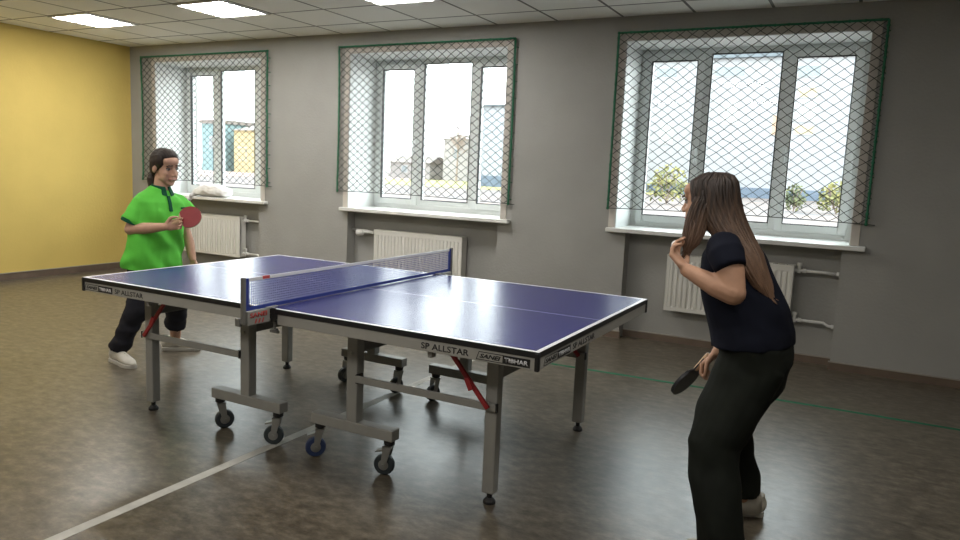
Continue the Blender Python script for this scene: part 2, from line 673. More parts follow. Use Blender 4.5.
# baseboards, following the piers and the niches
mb = MB()
xs = [(XL, NICHE[0][0], 0)]
for i, (a, b) in enumerate(NICHE):
    xs.append((a, b, 1))
    xs.append((b, NICHE[i + 1][0] if i < 2 else XR, 0))
for a, b, deep in xs:
    y = NICHE_Y if deep else WALL_Y
    if not deep:
        a, b = a - (.013 if a > XL else 0), b + (.013 if b < XR else 0)
    mb.box(a, b, y - .014, y, 0, .058, 0)
    mb.box(a, b, y - .018, y, .058, .066, 1)
struct(mb.build('baseboard_back', [M['base'], M['basecap']]))
mb = MB().box(XL, XL + .015, YF, WALL_Y, 0, .075, 0).box(XL, XL + .02, YF, WALL_Y, .075, .083, 1)
struct(mb.build('baseboard_left', [M['base'], M['basecap']]))
# tape lines
o = MB().box(-.172, -.118, YF, 2.95, 0, .0012).build('floor_line', M['tapeline'])
struct(o)
mb = MB()
pts = [(.2, 1.80), (1.2, 1.845), (2.2, 1.885), (3.2, 1.90), (XR, 1.92)]
for (x0, y0), (x1, y1) in zip(pts, pts[1:]):
    mb.bar((x0, y0, .0006), (x1, y1, .0006), .034, .0012)
struct(mb.build('floor_line', M['greenline']))


def window(i):
    a, b = OPEN[i]
    root = bpy.data.objects.new('window_%d' % (i + 1), None)
    COL.objects.link(root)
    root.location = ((a + b) / 2, FRAME_Y, Z0)
    struct(root)
    y0, y1 = FRAME_Y, FRAME_Y + .07
    # frame with two mullions
    f = MB()
    fw = .055
    m1a, m1b = a + .605 - .035, a + .605 + .035 - .01
    m2a, m2b = a + 1.235 - .035 + .01, a + 1.235 + .035
    f.box(a, a + fw, y0, y1, Z0, Z1).box(b - fw, b, y0, y1, Z0, Z1)
    f.box(a + fw, b - fw, y0, y1, Z1 - fw, Z1).box(a + fw, b - fw, y0, y1, Z0, Z0 + fw)
    f.box(m1a, m1b, y0, y1, Z0 + fw, Z1 - fw).box(m2a, m2b, y0, y1, Z0 + fw, Z1 - fw)
    f.build('frame', M['pvc'], root, bevel=.004)
    # casements on both sides, a fixed light in the middle
    for (s0, s1, hx) in ((a + fw - .012, m1a + .012, 1), (m2b - .012, b - fw + .012, 0)):
        s = MB()
        sw = .068
        sy = y0 - .018
        za, zb = Z0 + fw - .012, Z1 - fw + .012
        s.box(s0, s0 + sw, sy, y1 - .01, za, zb).box(s1 - sw, s1, sy, y1 - .01, za, zb)
        s.box(s0 + sw, s1 - sw, sy, y1 - .01, zb - sw, zb).box(s0 + sw, s1 - sw, sy, y1 - .01, za, za + sw)
        so = s.build('sash', M['pvc'], root, bevel=.005)
        g = MB()
        for gx0, gx1, gz0, gz1 in ((s0 + sw - .004, s0 + sw + .003, za + sw, zb - sw), (s1 - sw - .003, s1 - sw + .004, za + sw, zb - sw),
                                   (s0 + sw, s1 - sw, zb - sw - .003, zb - sw + .004), (s0 + sw, s1 - sw, za + sw - .004, za + sw + .003)):
            g.box(gx0, gx1, sy - .0015, sy + .03, gz0, gz1)
        g.build('gasket', M['gasket'], so)
        MB().box(s0 + sw, s1 - sw, y0 + .02, y0 + .024, za + sw, zb - sw).build('pane', M['glass'], so)
        hxp = (s1 - sw / 2) if hx else (s0 + sw / 2)
        h = MB().box(hxp - .014, hxp + .014, sy - .012, sy, 1.68, 1.75).box(hxp - .009, hxp + .009, sy - .045, sy - .012, 1.70, 1.72)
        h.box(hxp - .010, hxp + .010, sy - .05, sy - .034, 1.59, 1.725)
        h.build('handle', M['pvc'], so, bevel=.004)
    c0, c1 = m1b, m2a
    g = MB()
    gz0, gz1 = Z0 + fw + .05, Z1 - fw
    g.box(c0, c0 + .008, y0 - .002, y0 + .02, gz0, gz1).box(c1 - .008, c1, y0 - .002, y0 + .02, gz0, gz1)
    g.box(c0, c1, y0 - .002, y0 + .02, gz1 - .008, gz1).box(c0, c1, y0 - .002, y0 + .02, gz0, gz0 + .008)
    g.build('gasket', M['gasket'], root)
    MB().box(c0, c1, y0, y1, Z0 + fw, gz0).build('bottom_rail', M['pvc'], root, bevel=.004)
    MB().box(c0, c1, y0 + .02, y0 + .024, gz0, gz1).build('pane', M['glass'], root)
    # white reveal panels, trim strips round the opening, sill board
    rv = MB()
    rv.box(a - .004, a + .006, WALL_Y, FRAME_Y, Z0, Z1).box(b - .006, b + .004, WALL_Y, FRAME_Y, Z0, Z1)
    rv.box(a, b, WALL_Y, FRAME_Y, Z1 - .006, Z1 + .004)
    rv.build('reveal', M['reveal'], root)
    tr = MB()
    t = .062
    tr.box(a - t, a, WALL_Y - .008, WALL_Y, Z0, Z1 + t).box(b, b + t, WALL_Y - .008, WALL_Y, Z0, Z1 + t)
    tr.box(a, b, WALL_Y - .008, WALL_Y, Z1, Z1 + t)
    tr.build('corner_trim', M['trim'], root, bevel=.003)
    sl = MB().box(a - .065, b + .11, 2.945, WALL_Y, Z0 - .036, Z0).box(a, b, WALL_Y, FRAME_Y + .005, Z0 - .036, Z0)
    sl.build('sill', M['sill'], root, bevel=.006)


for i in range(3):
    window(i)


def safety_net(x0, x1, z0, z1, skew, label, seed):
    """knotted diamond net hung in front of a window; skew drops the lower right corner"""
    rnd = random.Random(seed)
    W, Hh = x1 - x0, z1 - z0
    nx = round(W / .0525)
    nz = round(Hh / .0385)
    y = 2.985
    P = {}

    def pt(i, j):
        if (i, j) not in P:
            u, v = i / nx, j / nz
            jx = rnd.uniform(-.005, .005) if 0 < i < nx else 0
            jz = rnd.uniform(-.005, .005) if 0 < j < nz else 0
            sag = .05 * math.sin(math.pi * u) * (1 - v) * .25
            sway = .012 * math.sin(5 * u + seed) * math.sin(math.pi * v)
            P[(i, j)] = V((x0 + u * W + jx + skew[0] * (1 - v) * (u - .5), y + sway + rnd.uniform(-.004, .004),
                           z0 + v * Hh + jz - skew[1] * (1 - v) * u + sag))
        return P[(i, j)]
    root = empty('window_safety_net', ((x0 + x1) / 2, y, z0), label, 'net', 'diamond safety nets over the windows')
    n = MB()
    for j in range(nz):
        for i in range(nx):
            if (i + j) % 2 == 0:
                n.bar(pt(i, j), pt(i + 1, j + 1), .0046, .0046, (0, 1, 0))
            else:
                n.bar(pt(i + 1, j), pt(i, j + 1), .0046, .0046, (0, 1, 0))
    n.build('netting', M['cord'], root)
    b = MB()
    L = [pt(0, j) for j in range(nz + 1)]
    R = [pt(nx, j) for j in range(nz + 1)]
    T = [pt(i, nz) for i in range(nx + 1)]
    for side in (L, R, T):
        b.tube(side, .0095, seg=6)
        for k in range(0, len(side), 2):
            c = side[k]
            b.ell(c, (.014, .012, .013), nu=8, nv=6)
    for k in range(1, nz, 4):
        for s, c in ((-1, L[k]), (1, R[k])):
            b.tube([c, c + V((s * .014, .014, .004)), c + V((s * .018, .034, .002))], .004, seg=5)
    b.build('border_rope', M['rope'], root, smooth=True)
    bt = MB().tube([pt(i, 0) for i in range(nx + 1)] + [pt(nx, 0) + V((.06, .01, -.004))], .0035, seg=6)
    bt.build('bottom_cord', M['cord'], root)


safety_net(-5.75, -3.646, 1.147, 2.65, (0, -.01), 'diamond safety net over the window nearest the yellow wall', 1)
safety_net(-2.64, -.60, 1.155, 2.65, (0, .02), 'diamond safety net over the middle window', 2)
safety_net(.378, 2.406, 1.155, 2.65, (0, 0), 'diamond safety net over the window behind the dark-haired player', 3)


def ceiling_light(cx, cy, label):
    root = empty('ceiling_light', (cx, cy, H), label, 'light', 'square ceiling light panels')
    f = MB()
    a, b = .297, .272
    f.box(cx - a, cx + a, cy - a, cy - b, H - .012, H).box(cx - a, cx + a, cy + b, cy + a, H - .012, H)
    f.box(cx - a, cx - b, cy - b, cy + b, H - .012, H).box(cx + b, cx + a, cy - b, cy + b, H - .012, H)
    f.build('frame', M['lampframe'], root)
    MB().box(cx - b, cx + b, cy - b, cy + b, H - .004, H - .001).build('diffuser', M['louver'], root)
    for k in range(4):
        y = cy - .2 + k * .1333
        MB().box(cx - b + .01, cx + b - .01, y - .035, y + .035, H - .010, H - .0045).build('tube', M['tube'], root)


ceiling_light(-4.78, 1.7, 'bright ceiling light panel nearest the yellow wall')
ceiling_light(-2.95, 1.7, 'bright ceiling light panel, middle of the three lit panels')
ceiling_light(-1.12, 1.7, 'bright ceiling light panel above the front of the middle window, farthest from the yellow wall')


# ------------------------------------------------------------------ radiators
def radiator(x0, x1, z0, z1, label, right=True, left_valve=False, nend=0):
    yb, yf = NICHE_Y - .03, NICHE_Y - .13
    root = empty('radiator', ((x0 + x1) / 2, NICHE_Y - .08, z0), label, 'radiator', 'white panel radiators under the windows')
    p = MB()
    n = int((x1 - x0 - .06) / .042)
    pitch = (x1 - x0 - .06) / n
    prof = []
    for k in range(n):
        xa = x0 + .03 + k * pitch
        prof += [(xa, 0), (xa + pitch * .12, .009), (xa + pitch * .55, .009), (xa + pitch * .67, 0)]
    prof = [(x0, 0), (x0 + .01, .006), (x0 + .028, .006)] + prof + [(x1 - .028, .006), (x1 - .01, .006), (x1, 0)]
    zs = [z0, z0 + .03, z0 + .045, z1 - .06, z1 - .045, z1 - .012]
    vs, fs = [], []
    for zi, z in enumerate(zs):
        for x, d in prof:
            dd = d if zi in (2, 3) else .006
            vs.append((x, yf - dd + .01, z))
    m = len(prof)
    for zi in range(len(zs) - 1):
        for k in range(m - 1):
            fs.append((zi * m + k, zi * m + k + 1, (zi + 1) * m + k + 1, (zi + 1) * m + k))
    p.add(vs, fs)
    p.box(x0, x1, yf + .012, yf + .024, z0, z1 - .012)
    p.build('front_panel', M['rad'], root)
    MB().box(x0 + .005, x1 - .005, yb - .012, yb, z0, z1 - .012).build('rear_panel', M['rad'], root)
    g = MB()
    g.box(x0, x1, yf, yf + .008, z1 - .014, z1).box(x0, x1, yb - .008, yb, z1 - .014, z1)
    k = x0 + .012
    while k < x1 - .012:
        g.box(k, k + .012, yf + .008, yb - .008, z1 - .006, z1 - .001)
        k += .026
    g.build('top_grille', M['rad'], root)
    MB().box(x0, x0 + .004, yf + .003, yb, z0 + .008, z1 + .002).build('side_cover', M['rad'], root, bevel=.001)
    MB().box(x1 - .004, x1, yf + .003, yb, z0 + .008, z1 + .002).build('side_cover', M['rad'], root, bevel=.001)
    for bx in (x0 + .15, x1 - .15):
        MB().box(bx - .015, bx + .015, yb, NICHE_Y, z0 + .05, z1 - .08).build('wall_bracket', M['rad'], root)
    yc = (yf + yb) / 2 + .01
    if right:
        # upper and lower pipe with valves on the right side
        ve = NICHE[nend][1] + .01
        for z, bend in ((z1 - .04, 0), (z0 + .045, 1)):
            v = MB().cyl((x1 - .002, yc, z), (x1 + .075, yc, z), .012)
            v.cyl((x1 + .035, yc, z - .02), (x1 + .035, yc, z + .055), .013).cyl((x1 + .035, yc, z + .04), (x1 + .035, yc, z + .062), .019)
            v.cyl((x1 + .06, yc, z), (x1 + .085, yc, z), .018)
            v.build('valve', M['pipe'], root, smooth=False)
            pts = [(x1 + .07, yc, z), (x1 + .2, yc, z)]
            pts += [(ve - .09, yc, z), (ve - .055, yc - .0, z - .022), (ve, yc, z - .024)] if bend else [(ve, yc, z - .004)]
            q = MB().tube(pts, .0115, seg=10)
            q.cyl((ve - .03, yc, pts[-1][2]), (ve - .004, yc, pts[-1][2]), .017)
            q.build('pipe', M['pipe'], root, smooth=True)
    if left_valve:
        z = z1 - .04
        v = MB().cyl((x0 + .002, yc, z), (x0 - .18, yc - .01, z), .012)
        v.cyl((x0 - .045, yc + .01, z), (x0 - .045, yc - .03, z), .013)
        v.build('valve', M['pipe'], root)
        h = MB().loft([((x0 - .165, yc - .02, z), .018, .018), ((x0 - .18, yc - .02, z - .006), .032, .032), ((x0 - .235, yc - .02, z - .012), .034, .034),
                       ((x0 - .25, yc - .02, z - .014), .026, .026)], side=(0, 1, 0))
        h.build('thermostat_head', M['pipe'], root, smooth=True)
        q = MB().tube([(x0 - .045, yc + .01, z), (x0 - .16, yc + .035, z + .012), (NICHE[nend][0] - .01, yc + .035, z + .012)], .0115, seg=10)
        q.build('pipe', M['pipe'], root, smooth=True)


radiator(-5.15, -4.11, .293, .772, 'white panel radiator under the window nearest the yellow wall', True, False, 0)
radiator(-2.17, -1.10, .30, .772, 'white panel radiator under the middle window, with round thermostat knob', False, True, 1)
radiator(.925, 1.935, .305, .79, 'white panel radiator behind the dark-haired player', True, False, 2)

# ------------------------------------------------------------------ white bag on the first sill
b = MB()
b.loft([((-4.76, 3.00, 1.035), .08, .045), ((-4.68, 3.02, 1.06), .10, .075), ((-4.56, 3.03, 1.065), .11, .078), ((-4.44, 3.03, 1.06), .11, .070), ((-4.34, 3.05, 1.035), .09, .045)], side=(0, 1, 0), dome=True, power=2.8)
b.loft([((-4.79, 2.985, 1.03), .06, .03), ((-4.83, 2.93, .97), .045, .018), ((-4.85, 2.915, .91), .03, .012)], side=(0, 1, 0), dome=True)
bo = bpy.data.objects.new('plastic_bag', None)
COL.objects.link(bo)
bo.location = (-4.56, 3.03, Z0)
tag(bo, 'white crumpled plastic bag on the window sill behind the green-shirted player', 'bag')
flesh(b, 'bag_body', M['bag'], bo, .008, 3, .5, folds(.012, 14, 18, 3))

# ------------------------------------------------------------------ table tennis table
TB = empty('table_tennis_table', (0, 0, 0), 'blue table tennis table with grey wheeled undercarriage and white edge lines', 'table')
HL, HW, TZ = 1.37, .7625, .76
for s in (-1, 1):
    x0, x1 = (-HL, -.004) if s < 0 else (.004, HL)
    t = MB().box(x0, x1, -HW, HW, TZ - .024, TZ - .0005, 0)
    lw = .02
    z = TZ - .0004
    # painted faces sit on the slab
    t.box(x0 + (lw if s < 0 else 0), x1 - (lw if s > 0 else 0), -HW + lw, -.0015, z, TZ, 1)
    t.box(x0 + (lw if s < 0 else 0), x1 - (lw if s > 0 else 0), .0015, HW - lw, z, TZ, 1)
    t.box(x0, x1, -HW, -HW + lw, z, TZ, 2).box(x0, x1, HW - lw, HW, z, TZ, 2)
    xa = x0 if s < 0 else x1 - lw
    t.box(xa, xa + lw, -HW + lw, HW - lw, z, TZ, 2)
    t.box(x0 + (lw if s < 0 else 0), x1 - (lw if s > 0 else 0), -.0015, .0015, z, TZ, 2)
    t.build('tabletop', [M['black'], M['blue'], M['white']], TB)
    ai = .016
    ends = x0 + .004 if s < 0 else x1 - .004
    # apron rails: near, far, end, inner
    za, zb = TZ - .074, TZ - .0245
    near = MB().box(x0 + .05 if s > 0 else x0 + .004, x1 - .004 if s > 0 else x1 - .05, -HW + .004, -HW + .026, za, zb).build('apron', M['apron'], TB, bevel=.002)
    MB().box(x0 + .05 if s > 0 else x0 + .004, x1 - .004 if s > 0 else x1 - .05, HW - .026, HW - .004, za, zb).build('apron', M['apron'], TB, bevel=.002)
    ex = (x0 + .004, x0 + .026) if s < 0 else (x1 - .026, x1 - .004)
    end = MB().box(ex[0], ex[1], -HW + .0265, HW - .0265, za, zb).build('apron', M['apron'], TB, bevel=.002)
    ix = (x1 - .08, x1 - .055) if s < 0 else (x0 + .055, x0 + .08)
    MB().box(ix[0], ix[1], -HW + .0265, HW - .0265, za, zb).build('apron', M['steeld'], TB, bevel=.002)
    # corner protectors and a small clip
    for sy in (-1, 1):
        cxx = x0 if s < 0 else x1
        c = MB()
        c.box(cxx - .016 if s > 0 else cxx - .003, cxx + .003 if s > 0 else cxx + .016, sy * HW - .003 if sy < 0 else sy * HW - .016, sy * HW + .016 if sy < 0 else sy * HW + .003, za - .003, TZ - .004)
        c.build('corner_protector', M['black'], TB, bevel=.004)

    # lettering on the aprons
    yv = -HW + .004
    if s > 0:
        lettering('SP ALLSTAR', 'lettering', M['ink'], near, (.842, yv, .697), (1, 0, 0), (0, 0, 1), .225, .026, bold=.012)
        spots = [(near, (1.10, yv, .692), (1, 0, 0), .235), (end, (x1 - .004, -.70, .692), (0, 1, 0), .285)]
        lettering('SP ALLSTAR', 'lettering', M['ink'], end, (x1 - .004, -.385, .697), (0, 1, 0), (0, 0, 1), .275, .026, bold=.012)
    else:
        lettering('SP ALLSTAR', 'lettering', M['ink'], near, (-1.10, yv, .697), (1, 0, 0), (0, 0, 1), .225, .026, bold=.012)
        spots = [(near, (-1.355, yv, .692), (1, 0, 0), .235)]
    for par, org, xd, wd in spots:
        X = V(xd)
        N = X.cross(V((0, 0, 1)))
        O = V(org)

        def fn(u, v_, k, X=X, N=N, O=O):
            return O + X * u + V((0, 0, v_)) + N * (.0004 + .0008 * k)
        hh = .034
        half = wd * .5
        # slanted outlined box, then a black box
        ol = MB()
        q = .003
        for quad in ([(.012, hh), (half, hh), (half, hh - q), (.012, hh - q)], [(0, 0), (half, 0), (half, q), (0, q)], [(0, 0), (q, 0), (.012 + q, hh), (.012, hh)]):
            ol.prism(quad, fn)
        ol.prism([(half, 0), (wd, 0), (wd, hh), (half, hh)], fn)
        ol.build('logo_panel', M['ink'], par)
        lettering('SANEI', 'lettering', M['ink'], par, O + X * .016 + V((0, 0, .008)), xd, (0, 0, 1), half - .024, .018, thick=.0012, shear=.3, bold=.03)
        lettering('TIBHAR', 'lettering', M['white'], par, O + X * (half + .008) + V((0, 0, .008)), xd, (0, 0, 1), half - .016, .018, thick=.0022, bold=.03)

LX, LY = 1.083, .545
PX, WX0, WX1 = .345, .10, .585
for sx_ in (-1, 1):
    for sy in (-1, 1):
        x, y = sx_ * LX, sy * LY
        lg = MB().bar((x, y, .05), (x, y, TZ - .028), .052, .058, (1, 0, 0)).build('leg', M['steel'], TB, bevel=.006)
        ft = MB().cyl((x, y, .02), (x, y, .052), .012).loft([((x, y, 0), .027, .027), ((x, y, .012), .027, .027), ((x, y, .026), .015, .015)], side=(1, 0, 0))
        ft.build('foot', M['rubber'], lg)
        # cap on the end of the lower rail
        MB().bar((x + sx_ * .0305, y - .036, .442), (x + sx_ * .036, y - .036, .442), .018, .038).build('end_cap', M['black'], lg)
        px = sx_ * PX
        po = MB().bar((px, y, .22), (px, y, TZ - .028), .056, .062, (1, 0, 0)).build('post', M['steel'], TB, bevel=.006)
        MB().box(*((px - .040, px - .026) if sx_ < 0 else (px + .026, px + .040)), y - .036, y + .012, .418, .462).build('bracket', M['black'], po, bevel=.003)
        MB().cyl((px, y - .033 * 1.05, .56), (px, y - .04, .56), .008).build('bolt', M['zinc'], po)
        # the two casters under a cross beam
        MB().box(sx_ * WX0 if sx_ > 0 else -WX1, WX1 if sx_ > 0 else -WX0, y - .031, y + .031, .172, .226).build('base_beam', M['steel'], TB, bevel=.005)
        # lower rail between post and leg
        ra = MB().bar((px + sx_ * .03, y - .036 * 1, .442), (x + sx_ * .03, y - .036, .442), .014, .034).build('rail', M['steel'], TB, bevel=.003)
        # red folding strut
        st = MB().bar((x + sx_ * .02 * 0 - sx_ * .0, y - .055, .44), (x - sx_ * .20, y - .06, .672), .014, .02, mi=0)
        st.bar((x - sx_ * .075, y - .069, .51), (x - sx_ * .10, y - .069, .56), .010, .026)
        st.build('folding_strut', M['red'], TB, bevel=.003)
# rails running across under the top
for x, m_ in ((-LX, 'steeld'), (-PX, 'steeld'), (PX, 'steeld'), (LX, 'steeld')):
    MB().bar((x, -LY + .029, .575), (x, LY - .029, .575), .03, .045, (0, 0, 1)).build('cross_rail', M[m_], TB, bevel=.003)
for sx_ in (-1, 1):
    MB().box(sx_ * .87 - .01, sx_ * .87 + .01, -HW + .027, -HW + .06, .655, .69).build('hinge_plate', M['steel'], TB)


def caster(x, y, tyre, turn, brake):
    c = MB()
    fx = V((math.cos(turn), math.sin(turn), 0))     # rolling direction
    ax = V((-math.sin(turn), math.cos(turn), 0))
    r = .05
    wc = V((x, y, r)) - fx * .022
    co = MB().cyl((x, y, .150), (x, y, .172), .026).cyl((x, y, .14), (x, y, .152), .018)
    root = co.build('caster', M['black'], TB)
    f = MB()
    for s in (-1, 1):
        p = ax * s * .021
        f.prism([(-.024, .145), (.018, .145), (-.010, .040), (-.034, .040)], lambda u, v_, k, p=p, s=s: V((x, y, 0)) + fx * u + V((0, 0, v_)) + p + ax * s * .003 * k)
    f.prism([(-.026, -.024), (.020, -.024), (.020, .024), (-.026, .024)], lambda u, v_, k: V((x, y, .139)) + fx * u + ax * v_ + V((0, 0, .006 * k)))
    f.build('fork', M['zinc'], root)
    t = MB().loft([(wc + ax * d, q, q) for d, q in ((-.016, .026), (-.016, .045), (-.009, .05), (.009, .05), (.016, .045), (.016, .026))], side=(0, 0, 1), seg=28)
    t.build('tyre', tyre, root, smooth=False)
    h = MB().loft([(wc + ax * d, q, q) for d, q in ((-.019, .010), (-.017, .025), (.017, .025), (.019, .010))], side=(0, 0, 1), seg=24)
    h.cyl(wc - ax * .028, wc + ax * .028, .008, seg=12)
    h.build('hub', M['zinc'], root)
    if brake:
        MB().prism([(.02, .118), (.062, .108), (.064, .114), (.02, .126)], lambda u, v_, k: V((x, y, 0)) - fx * u + V((0, 0, v_)) + ax * (.036 * k - .018)).build('brake_lever', M['zinc'], root)


for sx_ in (-1, 1):
    for sy in (-1, 1):
        for xx, br in ((.138, 0), (.55, 0)):
            brake = sy < 0 and not (sx_ < 0 and xx > .3)
            tm = M['tyreblue'] if (sx_ > 0 and sy < 0 and xx < .3) else M['tyre']
            tn = {(-1, -1, .138): .5, (-1, -1, .55): 1.0 + math.pi, (1, -1, .138): .75, (1, -1, .55): .25}.get((sx_, sy, xx), 1.25)
            caster(sx_ * xx, sy * LY, tm, tn, brake)

# ------------------------------------------------------------------ net set
NT = empty('table_tennis_net', (0, 0, TZ), 'blue table tennis net with white top band, clamped across the table', 'net')
ND = .915
n = MB()
y = -ND + .012
k = 0
while y < ND - .012:
    n.box(-.0008, .0008, y - .0009, y + .0009, TZ + .012, TZ + .150)
    y += .0125
z = TZ + .02
while z < TZ + .142:
    n.box(-.0012, .0012, -ND + .01, ND - .01, z - .0008, z + .0008)
    z += .0115
n.build('netting', M['netblue'], NT)
MB().box(-.003, .003, -ND + .006, ND - .006, TZ + .138, TZ + .1525).build('top_band', M['white'], NT)
MB().box(-.0035, .0035, -.80, -.755, TZ + .1395, TZ + .153).build('red_mark', M['redink'], NT)
MB().box(-.003, .003, -ND + .006, ND - .006, TZ + .004, TZ + .020).build('bottom_band', M['nettape'], NT)
for s in (-1, 1):
    MB().box(-.004, .004, s * (ND - .03), s * (ND - .006), TZ + .008, TZ + .1525).build('side_band', M['nettape'], NT)
    po = MB().box(-.010, .010, s * ND - .010, s * ND + .010, TZ - .055, TZ + .158).build('post', M['steeld'], NT, bevel=.005)
    cl = MB()
    ya, yb2 = sorted((s * (HW + .003), s * (ND - .012)))
    cl.box(-.016, .016, ya, yb2, TZ - .062, TZ + .002)
    ya, yb2 = sorted((s * (HW - .05), s * (HW + .02)))
    cl.box(-.016, .016, ya, yb2, TZ + .0012, TZ + .007)
    cl.build('clamp', M['steel'], NT, bevel=.003)
    ya, yb2 = sorted((s * (HW - .035), s * (HW + .003)))
    jw = MB().box(-.026, .055, ya, yb2, TZ - .048, TZ - .0255)
    jw.box(.02, .05, s * HW - .004, s * HW + .004, TZ - .062, TZ + .003)
    jw.build('clamp_jaw', M['black'], NT, bevel=.003)
    yc = s * (HW - .012)
    MB().cyl((.03, yc, TZ - .115), (.03, yc, TZ - .048), .006).cyl((.03, yc, TZ - .112), (.03, yc, TZ - .098), .017).box(.005, .055, yc - .006, yc + .006, TZ - .116, TZ - .104).build('clamp_screw', M['steeld'], NT)
# black hooks behind the near post
MB().box(-.05, -.017, -ND - .004, -ND + .012, TZ - .068, TZ - .03).build('adjuster', M['steeld'], NT, bevel=.004)
# red lettering plate on the right face of the near clamp
cln = [o for o in NT.children if o.name.startswith('clamp') and 'jaw' not in o.name and 'screw' not in o.name][0]
lettering('SANEI', 'lettering', M['redink'], cln, (.016, -ND + .025, TZ - .028), (0, 1, 0), (0, 0, 1), .105, .022, bold=.03)
em = MB()
for k in range(3):
    em.prism([(.052 + k * .022, -.056), (.060 + k * .022, -.056), (.068 + k * .022, -.036), (.060 + k * .022, -.036)], lambda u, v_, k_: V((.0163 + .0008 * k_, -ND + u, TZ + v_)))
em.build('emblem', M['redink'], cln)


# ------------------------------------------------------------------ people
def hand(mb, W, d, nrm, s, curl=(1, 1, 1, 1), size=1., thumb=.5, spread=1.):
    """W wrist, d towards the knuckles, nrm the side the fingers close to, s towards the thumb"""
    W, d, nrm, s = V(W), V(d).normalized(), V(nrm).normalized(), V(s).normalized()
    z = size
    mb.loft([(W, .024 * z, .018 * z), (W + d * .03 * z, .036 * z, .017 * z), (W + d * .085 * z, .041 * z, .014 * z)], side=tuple(s), dome=True)
    for k, (o, ln) in enumerate(((.031, .95), (.011, 1.05), (-.010, 1.0), (-.029, .8))):
        p = W + d * (.084 - abs(o) * .15) * z + s * o * z
        a = 0.
        dirv = (d + s * o * 3.2 * spread).normalized()
        r = .0098 * z
        mb.cap(W + d * .035 * z + s * o * .7 * z, .012 * z, p, r * 1.08)
        for L, da in ((.044, .75), (.027, .85), (.021, .6)):
            a += da * curl[k]
            q = p + (dirv * math.cos(a) + nrm * math.sin(a)) * L * ln * z
            mb.cap(p, r, q, r * .92, seg=10)
            p, r = q, r * .92
    p = W + d * .022 * z + s * .026 * z
    for L, dv, r in ((.040, d * .75 + s * .75 + nrm * .35 * thumb, .0135), (.032, d * .95 + s * .15 + nrm * .8 * thumb, .0115), (.026, d * .9 - s * .35 * thumb + nrm * .6 * thumb, .010)):
        q = p + dv.normalized() * L * z
        mb.cap(p, r * z, q, r * .9 * z, seg=10)
        p = q


def head_volumes(mb, c, R, s):
    """skull and face; local +X is the way the face looks"""
    c = V(c)

    def E(p, r, rot=None):
        mb.ell(c + R @ (V(p) * s), tuple(x * s for x in r), R @ rot if rot else R)

    def K(p, r0, q, r1):
        mb.cap(c + R @ (V(p) * s), r0 * s, c + R @ (V(q) * s), r1 * s, seg=10)
    E((-.014, 0, .028), (.094, .074, .087))
    E((.026, 0, -.028), (.062, .060, .080))
    E((.036, 0, -.080), (.042, .045, .030))
    E((.066, 0, -.098), (.020, .022, .016))
    E((.070, 0, .024), (.018, .046, .014))
    E((.052, 0, .050), (.040, .058, .035))
    for t in (-1, 1):
        E((.052, t * .036, -.030), (.028, .022, .024))
        E((-.012, t * .073, -.010), (.019, .008, .032), Matrix.Rotation(-.2, 3, 'Y'))
        E((-.008, t * .078, -.018), (.009, .006, .016))
        E((.048, t * .039, -.056), (.028, .020, .032))
        K((.026, t * .046, -.066), .016, (.058, t * .020, -.090), .016)
        E((.098, t * .011, -.036), (.010, .009, .008))
    K((.082, 0, .010), .0085, (.106, 0, -.030), .0115)
    E((.082, 0, -.062), (.012, .024, .007))
    E((.079, 0, -.073), (.012, .020, .008))


def face_parts(parent, c, R, s, brow=True, smile=False):
    c = V(c)
    for t in (-1, 1):
        e = MB().ell(c + R @ (V((.0705, t * .031, .002)) * s), (.0115 * s, .0125 * s, .0085 * s), R)
        eo = e.build('eye', M['eyew'], parent, smooth=True)
        MB().ell(c + R @ (V((.0790, t * .032, .002)) * s), (.0035 * s, .0062 * s, .0062 * s), R).build('iris', M['iris'], eo, smooth=True)
        lid = MB().loft([(c + R @ (V((.074 - abs(a) * .25, t * .031 + a, .0115 - a * a * 16)) * s), .003 * s, .0035 * s) for a in (-.015, -.008, 0, .008, .015)], side=(0, 0, 1), dome=True)
        lid.build('eyelid', M['brow'], parent, smooth=True)
        b = MB().loft([(c + R @ (V((.0895 - abs(a) * .10 - (.007 if a * t > 0 else 0), t * .033 + a, .027 + (-.004 if a * t > .01 else .001))) * s), .0035 * s, .0035 * s) for a in (-.019, -.008, .004, .014, .021)], side=(0, 0, 1), dome=True)
        b.build('eyebrow', M['brow'], parent, smooth=True)
    up = .004 if smile else 0
    l = MB()
    l.loft([(c + R @ (V((.0935 - abs(a) * .42, a, -.066 + abs(a) * up * 60 * .5)) * s), .0045 * s, .0045 * s) for a in (-.026, -.016, 0, .016, .026)], side=(0, 0, 1), dome=True)
    l.build('lips', M['lips'], parent, smooth=True)
    if smile:
        MB().loft([(c + R @ (V((.0965 - abs(a) * .42, a, -.0655 + abs(a) * .08)) * s), .0022 * s, .003 * s) for a in (-.015, 0, .015)], side=(0, 0, 1), dome=True).build('teeth', M['eyew'], parent, smooth=True)


def frame_from(fwd, up=(0, 0, 1)):
    x = V(fwd).normalized()
    y = V(up).cross(x).normalized()
    z = x.cross(y)
    return Matrix(((x.x, y.x, z.x), (x.y, y.y, z.y), (x.z, y.z, z.z)))


